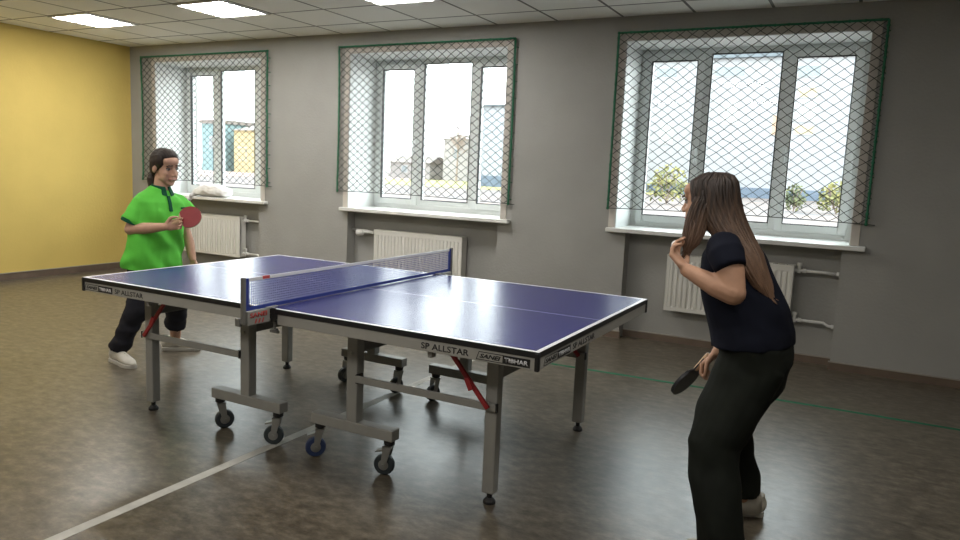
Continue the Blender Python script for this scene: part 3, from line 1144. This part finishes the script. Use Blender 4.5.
def shoe(parent, heel, toe, s=1., dark=False):
    heel, toe = V(heel), V(toe)
    L = (toe - heel).length
    X = (toe - heel).normalized()
    Y = V((0, 0, 1)).cross(X)
    Z = X.cross(Y)

    def T(x, y, z):
        return heel + X * x * L + Y * y + Z * z
    ol = [(0, -.022), (.04, -.032), (.25, -.034), (.45, -.036), (.68, -.048), (.85, -.044), (.96, -.026), (1.0, 0), (.96, .022), (.85, .036), (.68, .044), (.45, .034), (.25, .032), (.04, .030), (0, .02)]
    up = MB()
    up.loft([(T(.06, 0, .05), .028, .042), (T(.25, 0, .056), .034, .052), (T(.45, 0, .052), .036, .046), (T(.65, -.002, .042), .042, .032), (T(.82, -.003, .036), .040, .026), (T(.95, -.002, .030), .022, .016)], side=tuple(Y), dome=True)
    up.loft([(T(.2, 0, .06), .040, .050), (T(.17, 0, .105), .040, .048)], side=tuple(Y))
    u = flesh(up, 'shoe', M['shoe'], parent, .006, 4, .5)
    MB().prism(ol, lambda x, y_, k: T(x, y_, .0 + .026 * k)).build('sole', M['soled'] if dark else M['sole'], u, bevel=.004)
    la = MB()
    for k in range(4):
        x = .36 + k * .09
        zt = .104 - k * .011
        la.tube([T(x, -.026, zt - .018), T(x + .03, 0, zt), T(x, .026, zt - .018)], .004, seg=6)
        la.tube([T(x + .06, -.026, zt - .022), T(x + .03, 0, zt + .001), T(x + .06, .026, zt - .022)], .004, seg=6)
    la.build('laces', M['lace'], u, smooth=True)


def bat(name, centre, axis, normal, face, back, label, group='table tennis bats', edge='ply'):
    a = V(axis).normalized()
    nn = V(normal)
    nn = (nn - a * nn.dot(a)).normalized()
    b = nn.cross(a)
    root = empty(name, centre, label, 'bat', group)
    C = V(centre)
    ol = []
    for k in range(40):
        t = 2 * math.pi * k / 40
        x, y_ = .079 * math.cos(t), .0755 * math.sin(t)
        if x < -.06:
            x = -.06 + (x + .06) * .6
        ol.append((x, y_))

    def layer(z0, z1, sc=1., cut=None):
        pts = [(max(x, cut) if cut is not None else x, y_) for x, y_ in ol]
        return lambda mb_, pts=pts: mb_.prism([(x * sc, y_ * sc) for x, y_ in pts], lambda x, y_, k: C + a * x + b * y_ + nn * (z0 + (z1 - z0) * k))
    m1 = MB()
    layer(-.003, .003)(m1)
    m1.prism([(-.055, -.018), (-.055, .018), (-.14, .014), (-.14, -.014)], lambda x, y_, k: C + a * x + b * y_ + nn * (-.003 + .006 * k))
    m1.build('blade', M[edge], root)
    m2 = MB()
    layer(.0031, .0066, 1.0, -.055)(m2)
    m2.build('rubber', face, root)
    m3 = MB()
    layer(-.0066, -.0031, 1.0, -.055)(m3)
    m3.build('rubber', back, root)
    h = MB().loft([(C + a * -.066, .0135, .008), (C + a * -.075, .014, .011), (C + a * -.12, .0135, .0115), (C + a * -.155, .0165, .012), (C + a * -.160, .015, .010)], side=tuple(b))
    h.build('handle', M['wood'], root, smooth=True)
    return root


# ---- the player in the green polo shirt
PL = empty('person', (-2.03, .2, 0), 'person in green polo shirt and black trousers, holding a red bat', 'person', None)
hc = V((-1.965, .265, 1.365))
RL = frame_from((1, .02, -.20), (.05, -.05, 1))
body = MB()
head_volumes(body, hc, RL, 1.06)
body.loft([((-1.995, .245, 1.16), .062, .056), ((-1.985, .252, 1.23), .052, .054), ((-1.975, .258, 1.31), .050, .054)], side=(0, 1, 0), dome=True)
body.loft([((-2.03, .21, .74), .15, .10), ((-2.01, .225, .95), .13, .09), ((-2.0, .235, 1.08), .15, .09), ((-1.998, .24, 1.16), .11, .06)], side=(0, 1, 0), dome=True)
# right arm across the front, left arm hanging
body.chain([((-2.005, .105, 1.11), .044), ((-2.03, .035, .935), .042)])
body.chain([((-2.03, .035, .935), .042), ((-1.92, .062, .948), .040), ((-1.785, .112, .965), .027)])
hand(body, (-1.785, .112, .965), (.55, .80, .22), (.80, -.58, .05), (-.1, -.15, .95), curl=(.75, 1.05, 1.1, 1.1), size=.95, thumb=.9)
body.chain([((-1.99, .395, 1.10), .042), ((-1.985, .445, .91), .041)])
body.chain([((-1.985, .445, .91), .040), ((-1.95, .455, .82), .037), ((-1.905, .445, .71), .026)])
hand(body, (-1.905, .445, .71), (.25, -.05, -.95), (-.2, -.95, 0), (.95, -.2, .2), curl=(.35, .4, .45, .5), size=.95, thumb=.4)
# legs
body.chain([((-2.03, .13, .70), .08), ((-1.975, .045, .41), .055), ((-2.09, -.035, .10), .038)])
body.chain([((-2.03, .29, .70), .08), ((-1.975, .36, .42), .055), ((-2.075, .425, .10), .037)])
body.cap((-2.10, -.04, .06), .03, (-1.98, -.055, .045), .025)
body.cap((-2.09, .42, .06), .03, (-2.0, .49, .045), .025)
flesh(body, 'body', M['skin'], PL, .005, 4, .5)
face_parts(PL, hc, RL, 1.06, smile=True)
# hair: pulled back, with a low tail
hr = MB()


def HE(p, r):
    hr.ell(hc + RL @ (V(p) * 1.06), tuple(x * 1.06 for x in r), RL)


HE((-.018, 0, .034), (.092, .080, .090))
HE((.012, 0, .078), (.062, .066, .048))
HE((.046, 0, .076), (.026, .052, .028))
HE((-.048, 0, -.02), (.052, .068, .06))
for t in (-1, 1):
    HE((.008, t * .064, .045), (.042, .016, .045))
    HE((-.03, t * .068, .01), (.03, .014, .05))
hr.chain([(hc + RL @ V((-.085, 0, -.06)), .034), (hc + RL @ V((-.085, -.03, -.105)), .032), (hc + RL @ V((-.070, -.045, -.145)), .020)])
flesh(hr, 'hair', M['hairL'], PL, .005, 3, .5, lambda c: .0012 * math.sin(c.y * 420 + c.z * 60))
# polo shirt
sh = MB()
sh.loft([((-2.035, .205, .645), .215, .152), ((-2.03, .207, .70), .212, .150), ((-2.02, .215, .80), .205, .142), ((-2.005, .228, .95), .195, .138), ((-1.998, .236, 1.06), .200, .130),
         ((-1.998, .238, 1.12), .190, .112), ((-1.998, .240, 1.165), .150, .090), ((-1.994, .243, 1.195), .090, .074), ((-1.990, .247, 1.215), .066, .066)], side=(0, 1, 0), seg=28, power=2.3)
sh.loft([((-2.0, .150, 1.130), .062, .062), ((-2.005, .110, 1.105), .074, .068), ((-2.015, .082, 1.06), .076, .070), ((-2.035, .058, .985), .076, .070)], side=(1, 0, 0), seg=20)
sh.loft([((-2.0, .34, 1.130), .062, .062), ((-1.997, .39, 1.11), .074, .070), ((-1.99, .435, 1.07), .078, .074), ((-1.982, .475, 1.02), .078, .072)], side=(1, 0, 0), seg=20)


def polo_folds(c):
    f = folds(.014, 9, 6, 2)(c) + .008 * math.sin(c.y * 30 + c.z * 26 + 3 * noise.noise(c * 6))
    return f * min(1, max(.15, (1.2 - c.z) / .18))


po = flesh(sh, 'polo_shirt', M['polo'], PL, .007, 5, .5, polo_folds)
co = MB()
# collar band with two points, placket, cuffs
for t in (-1, 1):
    vs = []
    for k in range(9):
        an = math.pi * (k / 8) * .94
        top = V((-1.988 - math.cos(an) * .060, .250 + t * math.sin(an) * .060, 1.250 - .022 * k / 8))
        low = V((-1.988 - math.cos(an) * (.078 + .012 * k / 8), .250 + t * math.sin(an) * (.082 + .006 * k / 8), 1.205 - .040 * k / 8))
        vs += [top, low]
    n0 = len(vs)
    off = []
    for v_ in vs:
        dd = V((v_.x + 1.988, v_.y - .25, 0)).normalized()
        off.append(v_ - dd * .006)
    fs = []
    for k in range(8):
        fs += [(2 * k, 2 * k + 1, 2 * k + 3, 2 * k + 2), (n0 + 2 * k, n0 + 2 * k + 2, n0 + 2 * k + 3, n0 + 2 * k + 1),
               (2 * k, 2 * k + 2, n0 + 2 * k + 2, n0 + 2 * k), (2 * k + 1, n0 + 2 * k + 1, n0 + 2 * k + 3, 2 * k + 3)]
    fs += [(0, n0, n0 + 1, 1), (2 * 8, 2 * 8 + 1, n0 + 17, n0 + 16)]
    co.add(vs + off, fs)
co.build('collar', M['polod'], po)
MB().loft([((-1.906, .243, 1.165), .012, .006), ((-1.888, .241, 1.12), .013, .006), ((-1.872, .239, 1.06), .013, .006)], side=(0, 1, 0), power=4).build('placket', M['polod'], po)
MB().loft([((-2.031, .0605, 1.0), .082, .076), ((-2.038, .0545, .976), .082, .076)], side=(1, 0, 0), seg=24, caps=True).build('sleeve_cuff', M['polod'], po)
MB().loft([((-1.984, .464, 1.034), .085, .080), ((-1.981, .479, 1.012), .085, .080)], side=(1, 0, 0), seg=24).build('sleeve_cuff', M['polod'], po)
MB().box(-1.868, -1.862, .315, .36, 1.075, 1.088).build('chest_mark', M['polod'], po)
# trousers
tr = MB()
tr.loft([((-2.03, .21, .80), .165, .115), ((-2.032, .21, .70), .185, .125), ((-2.03, .21, .62), .175, .115)], side=(0, 1, 0), seg=20, dome=True)
tr.loft([((-2.03, .125, .68), .098, .105), ((-2.0, .08, .53), .088, .092), ((-1.985, .045, .40), .078, .082), ((-2.03, .005, .26), .070, .076), ((-2.085, -.032, .115), .063, .070), ((-2.095, -.036, .095), .062, .07)], side=(0, 1, 0), seg=18)
tr.loft([((-2.03, .295, .68), .098, .105), ((-2.0, .335, .53), .088, .092), ((-1.98, .36, .42), .080, .084), ((-2.02, .39, .30), .076, .082), ((-2.055, .41, .195), .073, .078)], side=(0, 1, 0), seg=18)
flesh(tr, 'trousers', M['trouL'], PL, .008, 4, .5, folds(.012, 8, 14, 5))
shoe(PL, (-2.175, -.03, 0), (-1.868, -.075, 0))
shoe(PL, (-2.155, .375, 0), (-1.935, .54, 0))
bat('table_tennis_bat', (-1.668, .222, 1.035), (.70, .58, .36), (.52, -.70, .42), M['redrub'], M['blackrub'], 'red table tennis bat held by the green-shirted player')

# ---- the player in the dark T-shirt
PR = empty('person', (2.05, -.27, 0), 'long-haired person in dark T-shirt and dark trousers, seen from the side', 'person', None)
hc2 = V((1.840, -.245, 1.350))
RR2 = frame_from((-.95, .26, -.10), (-.08, 0, 1))
s2 = .95
TS = (.22, .975, 0)
body = MB()
head_volumes(body, hc2, RR2, s2)
body.loft([((1.965, -.25, 1.15), .060, .056), ((1.935, -.25, 1.22), .050, .052), ((1.875, -.248, 1.30), .048, .052)], side=(0, 1, 0), dome=True)
body.loft([((2.07, -.25, .80), .14, .10), ((2.025, -.25, .95), .12, .09), ((1.975, -.25, 1.07), .13, .09), ((1.955, -.25, 1.15), .11, .06)], side=TS, dome=True)
# left arm bent up, right arm down to the bat
body.loft([((1.965, -.41, 1.165), .050, .052), ((1.985, -.448, 1.10), .050, .054), ((2.005, -.468, 1.03), .042, .046)], side=(0, 1, 0), dome=True)
body.chain([((2.007, -.468, 1.025), .046), ((1.945, -.46, 1.043), .043), ((1.822, -.425, 1.088), .027)])
hand(body, (1.822, -.425, 1.088), (-.70, .18, .68), (.72, .30, .50), (.2, .95, -.05), curl=(.85, .75, .8, .9), size=.93, thumb=.9)
body.chain([((1.985, -.09, 1.15), .046), ((2.03, -.035, .93), .041)])
body.chain([((2.03, -.035, .93), .040), ((1.985, -.045, .83), .038), ((1.905, -.075, .705), .026)])
hand(body, (1.905, -.075, .705), (-.66, -.02, -.75), (.72, -.15, -.62), (-.15, -.98, .05), curl=(1., 1.1, 1.15, 1.15), size=.95, thumb=1.)
body.chain([((2.09, -.34, .78), .08), ((1.965, -.42, .42), .055), ((2.045, -.50, .09), .037)])
body.chain([((2.075, -.17, .78), .08), ((1.995, -.12, .43), .055), ((2.07, -.06, .09), .037)])
body.cap((2.07, -.5, .06), .03, (2.02, -.505, .045), .024)
body.cap((2.09, -.045, .06), .028, (2.05, -.055, .045), .022)
flesh(body, 'body', M['skin2'], PR, .005, 4, .5)
face_parts(PR, hc2, RR2, s2)
# T-shirt
sh = MB()
sh.loft([((2.064, -.25, .800), .190, .148), ((2.062, -.25, .83), .186, .148), ((2.042, -.25, .90), .170, .146), ((2.012, -.25, .965), .162, .143), ((1.975, -.25, 1.06), .166, .130), ((1.962, -.25, 1.11), .168, .118), ((1.952, -.25, 1.165), .150, .095),
         ((1.945, -.25, 1.200), .105, .078), ((1.938, -.25, 1.222), .066, .064)], side=TS, seg=28, power=2.2)
sh.loft([((1.935, -.345, 1.180), .062, .064), ((1.945, -.385, 1.178), .068, .070), ((1.965, -.425, 1.158), .068, .070), ((1.990, -.452, 1.112), .058, .060)], side=(1, 0, 0), seg=20)
sh.loft([((1.975, -.14, 1.15), .062, .066), ((1.985, -.09, 1.13), .068, .070), ((2.005, -.055, 1.04), .066, .066)], side=(1, 0, 0), seg=20)
flesh(sh, 'tshirt', M['navy'], PR, .007, 4, .5, folds(.008, 7, 8, 9))
# trousers, wide legs
tr = MB()
tr.loft([((2.068, -.25, .86), .160, .115), ((2.072, -.25, .80), .180, .138), ((2.078, -.25, .73), .184, .140), ((2.078, -.25, .64), .165, .122), ((2.07, -.25, .58), .12, .08)], side=(0, 1, 0), seg=22)
tr.loft([((2.077, -.325, .74), .100, .130), ((2.05, -.35, .64), .103, .128), ((2.01, -.385, .53), .100, .114), ((1.978, -.42, .42), .096, .102), ((1.998, -.45, .30), .093, .094), ((2.030, -.485, .16), .090, .086), ((2.048, -.505, .05), .088, .082)], side=(0, 1, 0), seg=20)
tr.loft([((2.075, -.175, .74), .102, .128), ((2.045, -.15, .62), .100, .116), ((2.010, -.125, .50), .092, .098), ((1.995, -.11, .41), .084, .086), ((2.020, -.085, .28), .076, .078), ((2.056, -.065, .17), .072, .072), ((2.068, -.06, .105), .070, .070)], side=(0, 1, 0), seg=20)
flesh(tr, 'trousers', M['trouR'], PR, .008, 4, .5, folds(.012, 7, 7, 4))
MB().loft([((2.080, -.037, .03), .050, .062), ((2.075, -.045, .10), .050, .058), ((2.072, -.055, .16), .044, .047)], side=(0, 1, 0), seg=18).build('sock', M['shoe'], PR, smooth=True)
shoe(PR, (2.142, .0, 0), (1.902, -.09, 0))
shoe(PR, (2.135, -.49, 0), (1.895, -.53, 0))
# long hair: a mass over the skull and the back, plus many locks that follow it
HS = [((1.873, -.248, 1.466), .035, .032), ((1.868, -.248, 1.452), .066, .055), ((1.862, -.248, 1.430), .090, .075), ((1.865, -.248, 1.395), .095, .088), ((1.874, -.248, 1.35), .094, .094),
      ((1.890, -.250, 1.305), .092, .096), ((1.915, -.256, 1.265), .086, .098), ((1.955, -.265, 1.215), .076, .098), ((2.000, -.285, 1.16), .068, .100), ((2.038, -.300, 1.10), .056, .094), ((2.075, -.305, 1.045), .044, .075), ((2.105, -.305, 1.0), .026, .045)]
FS = [((1.850, -.318, 1.37), .040, .020), ((1.836, -.326, 1.32), .040, .022), ((1.828, -.333, 1.27), .042, .022), ((1.822, -.343, 1.225), .038, .018), ((1.814, -.352, 1.185), .028, .012), ((1.806, -.355, 1.16), .014, .007)]
hm = MB()
hm.loft(HS, axes=((1, 0, 0), (0, 1, 0)), seg=28)
hm.loft(FS, axes=((1, 0, 0), (0, 1, 0)), seg=16)
hm.loft([((c[0], -.50 - c[1], c[2]), a_, b_) for c, a_, b_ in FS[:4]], axes=((1, 0, 0), (0, 1, 0)), seg=16)
hair = flesh(hm, 'hair', M['hairR'], PR, .006, 4, .5, lambda c: .0022 * noise.noise(V((c.x * 70 + c.z * 25, c.y * 70, c.z * 9))))
hl = MB()
rnd = random.Random(11)


def follow(S, ang, i0, r, extra, stray=0., off=.0):
    pts = []
    n = len(S)
    ph = rnd.random() * 6
    for i in range(i0, n):
        c, a_, b_ = S[i]
        t = (i - i0) / (n - 1 - i0)
        an = ang + .10 * math.sin(ph + t * 4)
        p = V(c) + V((math.cos(an) * (a_ + off), math.sin(an) * (b_ + off), 0))
        g = .35 if i == i0 else 1
        pts.append((p, r * g * (1 - .55 * t), r * g * (1 - .55 * t) * .6))
    d = (pts[-1][0] - pts[-2][0])
    e = pts[-1][0] + d * extra + V((rnd.uniform(-1, 1) * stray, rnd.uniform(-.5, .3) * stray, 0))
    pts.append((e, r * .15, r * .12))
    sub = []
    for (p, a_, b_), (q, c_, d_) in zip(pts, pts[1:]):
        sub.append((p, a_, b_))
        sub.append(((p + q) / 2, (a_ + c_) / 2, (b_ + d_) / 2))
    sub.append(pts[-1])
    hl.loft(sub, side=(1, .2, 0), seg=6)


for k in range(120):
    follow(HS, -math.pi / 2 + rnd.uniform(-.75, 1.9), rnd.choice((0, 1, 2, 3, 4)), rnd.uniform(.005, .0095), rnd.uniform(.1, 1.3), .02, rnd.uniform(-.001, .003))
for k in range(50):
    follow(FS, -math.pi / 2 + rnd.uniform(-1.6, 1.5), rnd.choice((0, 0, 1, 2)), rnd.uniform(.003, .0065), rnd.uniform(.2, 1.9), .018, rnd.uniform(-.001, .004))
hl.build('hair_locks', M['hairR'], hair, smooth=True)
bat('table_tennis_bat', (1.785, -.085, .562), (-.56, -.03, -.83), (.80, -.30, -.52), M['blackrub'], M['blackrub'], 'dark table tennis bat hanging in the lowered hand of the dark-haired player', edge='blackrub')
MBb = MB().ell((1.756, -.338, 1.172), (.02, .02, .02), nu=24, nv=16)
bb = bpy.data.objects.new('table_tennis_ball', MBb.mesh('table_tennis_ball', M['ball'], (1.756, -.338, 1.172), True))
COL.objects.link(bb)
bb.location = (1.756, -.338, 1.172)
tag(bb, 'white ball held in the raised fingers of the dark-haired player', 'ball')

# ------------------------------------------------------------------ outside the windows
GZ = -.4
struct(MB().box(-220, 60, 3.75, 260, GZ - .2, GZ).build('ground', M['asphalt']))
struct(MB().box(-110, -20, 62, 120, GZ, GZ + .03).build('lawn', M['lawn']))
struct(MB().box(-220, -62, 40, 110, GZ, GZ + .06).build('paved_yard', M['pinkpave']))


def building(name, x0, x1, y0, y1, z1, m, roof, label, roofh=.5, plinth=None, wins=(), over=.4, gable=False):
    root = empty(name, ((x0 + x1) / 2, y0, GZ), label, 'building')
    zp = GZ + (plinth or 0)
    MB().box(x0, x1, y0, y1, zp, z1).build('wall', m, root)
    if plinth:
        MB().box(x0 - .05, x1 + .05, y0 - .08, y1, GZ, zp).build('plinth', M['plinth'], root)
    r = MB()
    if gable:
        r.prism([(y0 - over, z1), (y1 + over, z1), ((y0 + y1) / 2, z1 + roofh)], lambda y_, z, k: (x0 - over + k * (x1 - x0 + 2 * over), y_, z))
    else:
        r.box(x0 - over, x1 + over, y0 - over, y1 + over, z1, z1 + roofh)
    r.build('roof', roof, root)
    for wx, wz, ww, wh, pm in wins:
        f = MB().box(wx - ww / 2 - .1, wx + ww / 2 + .1, y0 - .06, y0 + .05, wz - wh / 2 - .1, wz + wh / 2 + .1).build('window', M['winframe'], root)
        MB().box(wx - ww / 2, wx + ww / 2, y0 - .1, y0 - .061, wz - wh / 2, wz + wh / 2).build('pane', pm, f)
    return root


wn = [(-21.5, 14.5, 2.6, 1.1, M['winpane']), (-14.0, 14.5, 3.4, 1.1, M['winpane']), (-5.3, 14.3, 2.6, 1.2, M['winpane']),
      (-5.2, 11.9, 2.0, 1.0, M['yellowpaint']), (-5.2, 7.7, 2.0, 1.0, M['yellowpaint']), (-5.2, 9.8, 2.0, 2.2, M['winframe']), (-8.3, 8.2, .8, 2.2, M['orangepaint']),
      (-21.0, 7.0, 1.6, 2.4, M['winframe']), (-13.5, 9.5, 1.6, 2.4, M['winframe'])]
building('apartment_block', -30, 14, 90, 102, 16.0, M['snowwall'], M['roofgrey'], 'long pale facade of an apartment block beyond the window behind the dark-haired player', .7, 1.2, wn, .5)
o = building('warehouse', -39, -30.5, 74, 92, 8.9, M['paleblue'], M['roofgrey'], 'pale blue building beyond the right pane of the middle window', .25, 1.3, (), .3)
building('house', -59.5, -54, 100, 108, 6.3, M['pinkish'], M['roofbrown'], 'pinkish grey house beyond the middle pane of the middle window', .9, None, [(-57, 4, 1, 1.4, M['winpane'])], .3, True)
building('house', -92.3, -87.4, 80, 92, 7.0, M['teal'], M['roofbrown'], 'teal house beyond the window nearest the yellow wall', .6, None, [(-90, 4, 1, 1.6, M['winpane'])], .3)
building('garage', -85.2, -79.5, 80, 92, 6.0, M['ochre'], M['roofbrown'], 'ochre yellow building beside the teal house outside', 1.3, None, [(-83.5, 2.5, 1.6, 1.8, M['ochre'])], .4, True)
building('shed', -70, -62, 100, 106, 2.3, M['fencem'], M['roofbrown'], 'low grey shed beyond the left pane of the middle window', 1.2, None, [(-67, 1.2, 1, 1, M['winpane'])], .3, True)


def bush(x, y, r, h, m, label, seed, n=420):
    rd = random.Random(seed)
    root = empty('bush', (x, y, GZ), label, 'bush', 'autumn bushes outside')
    st = MB()
    for k in range(6):
        a = rd.random() * 6.28
        st.tube([(x, y, GZ), (x + .3 * r * math.cos(a), y + .3 * r * math.sin(a), GZ + h * .4), (x + .6 * r * math.cos(a), y + .6 * r * math.sin(a), GZ + h * .8)], .03, seg=5)
    st.build('stem', M['twig'], root)
    f = MB()
    for k in range(n):
        a, b_ = rd.random() * 6.28, math.acos(rd.uniform(-.6, 1))
        q = rd.random() ** .4
        c = V((x + r * q * math.sin(b_) * math.cos(a), y + r * q * math.sin(b_) * math.sin(a), GZ + h * .42 + h * .58 * q * math.cos(b_)))
        d1 = V((rd.uniform(-1, 1), rd.uniform(-1, 1), rd.uniform(-1, 1))).normalized()
        d2 = d1.orthogonal().normalized()
        s = rd.uniform(.10, .2)
        f.add([c + d1 * s, c + d2 * s * .6, c - d1 * s, c - d2 * s * .6], [(0, 1, 2, 3)])
    f.build('foliage', m, root)


bush(-10.6, 50, 1.5, 2.9, M['leafy'], 'yellow-green bush outside, left of the dark-haired player\'s face', 1)
bush(-2.1, 50, .8, 1.9, M['leafy2'], 'smaller dark green bush outside, behind the right window pane', 2, 260)
bush(.5, 50, 1.25, 2.1, M['leafy'], 'broad yellow-topped bush outside, nearest the right window edge', 3)


def bare_tree(x, y, h, label, seed):
    rd = random.Random(seed)
    root = empty('tree', (x, y, GZ), label, 'tree')
    MB().loft([((x, y, GZ), .18, .18), ((x + .1, y, GZ + h * .4), .12, .12), ((x, y, GZ + h * .9), .04, .04)], side=(1, 0, 0), seg=8).build('trunk', M['twig'], root)
    b = MB()
    for k in range(60):
        z = GZ + h * rd.uniform(.35, .9)
        a = rd.random() * 6.28
        L = h * rd.uniform(.12, .28)
        p = V((x + .05, y, z))
        q = p + V((math.cos(a) * L * .6, math.sin(a) * L * .6, L * .6))
        b.tube([p, (p + q) / 2 + V((0, 0, -.05 * L)), q], .04, seg=4)
        for j in range(3):
            t = rd.uniform(.4, 1)
            p2 = p.lerp(q, t)
            b.tube([p2, p2 + V((rd.uniform(-.5, .5), rd.uniform(-.5, .5), rd.uniform(.2, .9))) * L * .5], .025, seg=3)
    b.build('branches', M['twig'], root)


bare_tree(-55.2, 97, 10.2, 'bare tree standing beside the pinkish house outside', 5)
